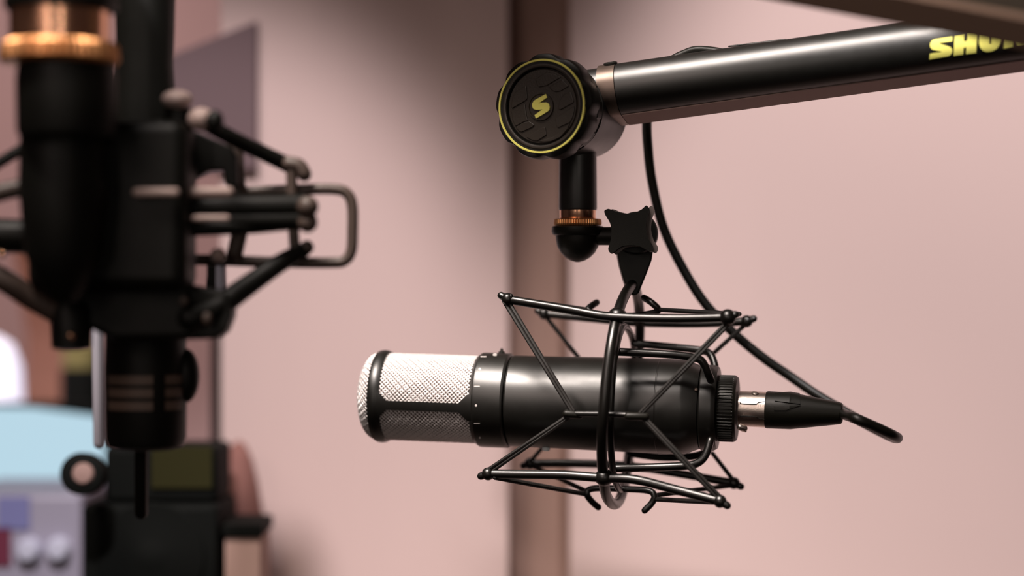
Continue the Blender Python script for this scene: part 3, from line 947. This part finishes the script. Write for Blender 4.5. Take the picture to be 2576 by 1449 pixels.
arm2 = build('lower_strut', tube([P(762, 630, 0.925), P(700, 665, 0.92), P(610, 728, 0.912), P(540, 778, 0.905), P(480, 800, 0.90)], [20 * k_, 24 * k_, 28 * k_, 31 * k_, 34 * k_], 16, k=4), M['dark_wire'], lm)
build('strut_end', ball(P(772, 622, 0.925), 18 * k_, 18, 1.0), M['grey_wire'], arm2)
build('foot_block', wrap_poly([flat_at(x, y, 0.905) for x, y in ((395, 700), (575, 735), (588, 790), (570, 835), (545, 852), (470, 855), (395, 855))], lambda a, b, h: Vector((a, 0.918 - h, b)), None, 0.016), M['dark_wire'], lm, smooth=False, bevel=0.002)
build('guide_rod', tube([P(556, 655, 0.945), P(556, 800, 0.945)], 13 * k_, 14), M['chrome'], lm, label='chrome guide rod')
build('guide_rod', tube([P(532, 660, 0.95), P(532, 760, 0.95)], 12 * k_, 14), M['dark_wire'], lm)
build('foot_glint', ball(P(521, 802, 0.895), 12 * k_, 16, 1.4), M['grey_wire'], lm)  # lighter ball stands for a highlight on the black foot
build('plate_screw', ball(P(463, 757, 0.892), 11 * k_, 16, 0.5, (0, 1, 0)), M['grey_wire'], lm)
# left arm of the frame
arm3 = build('lower_strut', tube([P(-80, 660, 0.89), P(10, 705, 0.89), P(80, 750, 0.895), P(170, 800, 0.90)], 29 * k_, 16, k=4), M['grey_wire'], lm)
build('strut_knob', lathe([(-0.012, 0.004), (-0.011, 0.0088), (0.006, 0.0095), (0.010, 0.007), (0.011, 0.002)], P(180, 815, 0.90), (0, 0, 1), 24, up=(0, 1, 0)), M['dark_wire'], arm3)
build('glint_dot', ball(P(178, 845, 0.885), 9 * k_, 14), M['brass'], arm3, label='small brass ball for a glint')  # ball stands for a yellow specular glint on the black knob
build('side_strut', tube([P(-60, 500, 0.88), P(60, 470, 0.885), P(160, 455, 0.89)], 22 * k_, 14, k=3), M['grey_wire'], lm)
build('side_strut', tube([P(-60, 445, 0.90), P(55, 375, 0.90), P(120, 340, 0.90)], 14 * k_, 14, k=3), M['dark_wire'], lm)
build('base_bar', tube([P(-60, 590, 0.90), P(200, 600, 0.90)], 42 * k_, 20), M['dark_wire'], lm)
build('glint_dot', ball(P(5, 640, 0.885), 10 * k_, 14), M['brass'], lm, label='small brass ball for a glint')

# vertical microphone
mv = thing('condenser_microphone', 'blurred black upright microphone with slotted band hanging in the grey frame', 'microphone', P(366, 900, 0.94))
MD = 0.945
vcol('body', 367, [(600, 60), (600, 100), (830, 100), (900, 102), (925, 103), (1100, 101), (1122, 94), (1130, 70)], MD, M['dark_wire'], mv)
vcol('upper_body', 365, [(-400, 60), (-400, 72), (-50, 76), (90, 73), (160, 70), (250, 76), (340, 80), (605, 84)], MD, M['dark_wire'], mv)
k2 = MD / F
for yy in (952, 984, 1016):
    gsl = []
    R_ = 103.5 * k2
    cxw = (367 - 1288) * k2
    for (p0, p1) in ((-52, 20), (38, 70)):
        n = 10
        V, Fc = [], []
        z0, z1 = CAMZ - (yy + 11 - 724.5) * k2, CAMZ - (yy - 11 - 724.5) * k2
        for i in range(n + 1):
            q = math.radians(p0 + (p1 - p0) * i / n)
            for z in (z0, z1):
                for rr in (R_, R_ - 0.002):
                    V.append(Vector((cxw + rr * math.sin(q), MD - rr * math.cos(q), z)))
        for i in range(n):
            a = i * 4; b = a + 4
            Fc += [(a, b, b + 2, a + 2), (a + 1, a + 3, b + 3, b + 1), (a, a + 1, b + 1, b), (a + 2, b + 2, b + 3, a + 3)]
        Fc += [(0, 2, 3, 1), (4 * n, 4 * n + 1, 4 * n + 3, 4 * n + 2)]
        gsl.append((V, Fc))
    build('band_slot', join(*gsl), M['slot'], mv, label='brown slot')
build('side_knob', ball(P(468, 945, MD), 34 * k2, 24, 2.0), M['dark_wire'], mv)
build('side_chrome', tube([P(246, 790, MD + 0.012), P(247, 920, MD + 0.012), P(250, 1115, MD + 0.012)], 15 * k2, 14), M['chrome'], mv, label='chrome rod along the side')
build('tail_post', tube([P(355, 1120, MD + 0.01), P(355, 1290, MD + 0.02)], 17 * k2, 16), M['dark_wire'], mv)

build('shadow_panel', wrap_poly([flat_at(x, y, WY) for x, y in ((380, 165), (650, 57), (650, 428), (380, 445))], lambda a, b, h: Vector((a, WY - 0.0005 - h, b)), None, 0.010), M['mauve'], abd, smooth=False, bevel=0.001)

# ------------------------------------------------------------------ things behind on the desk
DZ = 0.74
desk = thing('desk', 'dark desk at the lower edge carrying the blurred screen and speaker', 'desk', (-0.35, 1.45, 0))
build('desk_top', box((-0.42, 1.40, DZ - 0.015), (0.45, 0.27, 0.015)), M['desk'], desk, bevel=0.002)
for x in (-0.84, 0.0):
    for y in (1.15, 1.33):
        build('leg', box((x, y, (DZ - 0.03) / 2), (0.02, 0.02, (DZ - 0.03) / 2)), M['charcoal'], desk)

def desk_box(name, label, cat, x0, x1, ytop, d, depth, m, zb=DZ, bev=0.004):
    a, b = P(x0, ytop, d), P(x1, ytop, d)
    t = thing(name, label, cat, ((a.x + b.x) / 2, d, zb))
    build('case', box(((a.x + b.x) / 2, d + depth / 2, (a.z + zb) / 2), ((b.x - a.x) / 2, depth / 2, (a.z - zb) / 2)), M[m], t, bevel=bev)
    return t

sp = desk_box('studio_speaker', 'blurred black box speaker standing below the upright microphone', 'speaker', 205, 548, 1270, 1.24, 0.08, 'charcoal')
p = P(380, 1400, 1.24)
build('speaker_cone', lathe([(0, 0.034), (0.0012, 0.033), (0.0008, 0.012), (0.002, 0.008), (0.003, 0.001)], p, (0, -1, 0), 40), M['charcoal'], sp)
ob = desk_box('storage_box', 'dark olive box sitting on top of the black speaker', 'box', 262, 548, 1125, 1.25, 0.06, 'charcoal', zb=P(0, 1270, 1.24).z)
build('olive_panel', box(P(458, 1175, 1.25), (0.019, 0.002, 0.013)), M['olive_dark'], ob, label='olive panel') 
mon = thing('monitor', 'blurred screen glowing pale blue behind the upright microphone', 'monitor', (P(60, 1200, 1.5).x, 1.52, DZ))
a = P(-160, 1024, 1.5); b = P(262, 1236, 1.5)
cxm = (a.x + b.x) / 2
build('bezel', box((cxm, 1.512, (a.z + b.z) / 2), ((b.x - a.x) / 2 + 0.004, 0.008, (a.z - b.z) / 2 + 0.003)), M['charcoal'], mon, bevel=0.002)
build('screen', wrap_poly([(p_.x, p_.z) for p_ in (P(-160, 1022, 1.5), P(80, 1026, 1.5), P(262, 1050, 1.5), P(262, 1236, 1.5), P(-160, 1236, 1.5))], lambda a, b, h: Vector((a, 1.5035 - h, b)), None, 0.002), M['screen'], mon, smooth=False, label='pale blue lit screen')
build('stand', box((cxm, 1.545, (DZ + 0.9) / 2), (0.02, 0.012, (0.9 - DZ) / 2)), M['charcoal'], mon)
build('foot', box((cxm, 1.54, DZ + 0.004), (0.07, 0.035, 0.004)), M['charcoal'], mon)
rk = desk_box('audio_interface', 'blurred lilac grey panel with two pale knobs under the blue screen', 'audio equipment', -120, 205, 1243, 1.36, 0.12, 'lilac')
for x, y in ((75, 1382), (150, 1380)):
    build('control_knob', lathe([(0, 0.0085), (0.008, 0.0078), (0.010, 0.006), (0.0105, 0.001)], P(x, y, 1.36), (0, -1, 0), 24), M['pale'], rk, label='pale round knob')
build('label_patch', box(P(35, 1290, 1.36), (0.011, 0.002, 0.011)), M['violet'], rk, label='violet blue patch')
build('label_patch', box(P(-5, 1375, 1.36), (0.009, 0.002, 0.013)), M['maroon'], rk, label='maroon patch')
kn2 = thing('rotary_knob', 'blurred black knob with pinkish face in front of the screen corner', 'knob', P(205, 1195, 1.20))
build('knob_body', lathe([(-0.012, 0.006), (-0.011, 0.0128), (0.004, 0.0128), (0.0055, 0.010), (0.0058, 0.002)], P(208, 1192, 1.20), (0, -1, 0.1), 32), M['charcoal'], kn2)
build('knob_face', lathe([(0.0050, 0.0070), (0.0072, 0.0055), (0.0078, 0.002)], P(214, 1192, 1.20), (0, -1, 0.1), 24), M['slot2'], kn2, label='pinkish knob face')
build('knob_stem', tube([P(208, 1192, 1.21), P(250, 1198, 1.25)], 0.004, 10), M['charcoal'], kn2)
ch = thing('chair', 'blurred reddish brown curved wooden chair back behind the screen', 'chair', (P(110, 800, 1.7).x, 1.7, 0))
zt = P(0, 560, 1.7).z
V, Fc = [], []
prof = [(70, 560, 150), (88, 640, 165), (105, 760, 190), (135, 900, 235), (160, 1030, 265), (180, 1500, 290)]
bp = []
for (x0, y, x1) in [(30, 600, 95), (42, 680, 118), (60, 760, 142), (72, 850, 160), (70, 950, 172), (60, 1060, 176), (60, 1500, 176)]:
    bp.append((x0, y, x1))
poly = [flat_at(x0, y, 1.7) for x0, y, x1 in bp] + [flat_at(x1, y, 1.7) for x0, y, x1 in reversed(bp)]
build('backrest', wrap_poly(poly, lambda a, b, h: Vector((a, 1.71 - h + 1.5 * (a + 0.4) ** 2, b)), 0.03, 0.018), M['wood'], ch, smooth=False, bevel=0.002)
build('seat', box((P(110, 0, 1.7).x, 1.78, 0.47), (0.05, 0.1, 0.02)), M['wood'], ch, bevel=0.004)
build('back_post', box((P(116, 0, 1.7).x, 1.715, 0.5), (0.016, 0.012, 0.32)), M['wood'], ch)
for x in (-0.045, 0.045):
    for y in (1.70, 1.86):
        build('leg', box((P(110, 0, 1.7).x + x, y, 0.23), (0.012, 0.012, 0.23)), M['wood'], ch)
lp = thing('table_lamp', 'blurred white glowing lamp shade above the screen', 'lamp', (P(10, 900, 1.62).x, 1.62, DZ))
build('lamp_shade', lathe([(-0.032, 0.012), (-0.030, 0.026), (0.004, 0.024), (0.022, 0.017), (0.029, 0.006), (0.030, 0.001)], P(-22, 935, 1.62), (0, 0, 1), 40, up=(0, 1, 0)), M['lamp'], lp, label='white lit shade')
build('lamp_stem', tube([P(-22, 1020, 1.62), Vector((P(-22, 0, 1.62).x, 1.62, DZ))], 0.005, 10), M['charcoal'], lp)
build('lamp_foot', lathe([(0, 0.035), (0.006, 0.034), (0.009, 0.008)], Vector((P(-22, 0, 1.62).x, 1.62, DZ)), (0, 0, 1), 32, up=(0, 1, 0)), M['charcoal'], lp)
jar = thing('jar', 'blurred olive and black jar between chair back and upright microphone', 'jar', (P(205, 900, 1.58).x, 1.58, DZ))
vv = 1.60 / F
build('jar_body', lathe([(DZ, 0.012), (DZ + 0.001, 0.0165), (P(0, 935, 1.6).z, 0.0165), (P(0, 925, 1.6).z, 0.015)], Vector((P(205, 0, 1.6).x, 1.60, 0)), (0, 0, 1), 32, up=(0, 1, 0)), M['charcoal'], jar)
build('jar_top', lathe([(P(0, 930, 1.6).z, 0.0150), (P(0, 870, 1.6).z, 0.015), (P(0, 862, 1.6).z, 0.010)], Vector((P(205, 0, 1.6).x, 1.60, 0)), (0, 0, 1), 32, up=(0, 1, 0)), M['olive'], jar, label='olive top')
po = thing('stand_pole', 'blurred thin black pole rising beside the black speaker', 'stand', (P(553, 0, 1.44).x, 1.44, DZ))
build('pole', tube([Vector((P(553, 0, 1.44).x, 1.44, DZ + 0.004)), P(553, 700, 1.44)], 0.0062, 12, round_end=False), M['charcoal'], po)
build('pole_foot', lathe([(0, 0.03), (0.005, 0.029), (0.008, 0.006)], Vector((P(553, 0, 1.44).x, 1.44, DZ)), (0, 0, 1), 32, up=(0, 1, 0)), M['charcoal'], po)
cu = thing('blob', 'blurred reddish blob beside the pink wall edge', 'blob', (P(600, 0, 1.345).x, 1.345, DZ))
build('blob_body', ball((P(600, 0, 1.345).x, 1.345, DZ + 0.104), 0.019, 28, 5.45), M['blush'], cu)  # tall red-brown ellipsoid beside the pole
ba = thing('small_case', 'blurred dark blue grey case edge beside the black speaker', 'case', P(622, 1330, 1.27))
build('lid', box(P(624, 1322, 1.27), (0.0125, 0.028, 0.004)), M['charcoal'], ba, bevel=0.001)
build('case_body', box((P(624, 0, 1.27).x, 1.27, (DZ + P(0, 1340, 1.27).z) / 2), (0.011, 0.026, (P(0, 1340, 1.27).z - DZ) / 2)), M['peach'], ba, bevel=0.001)
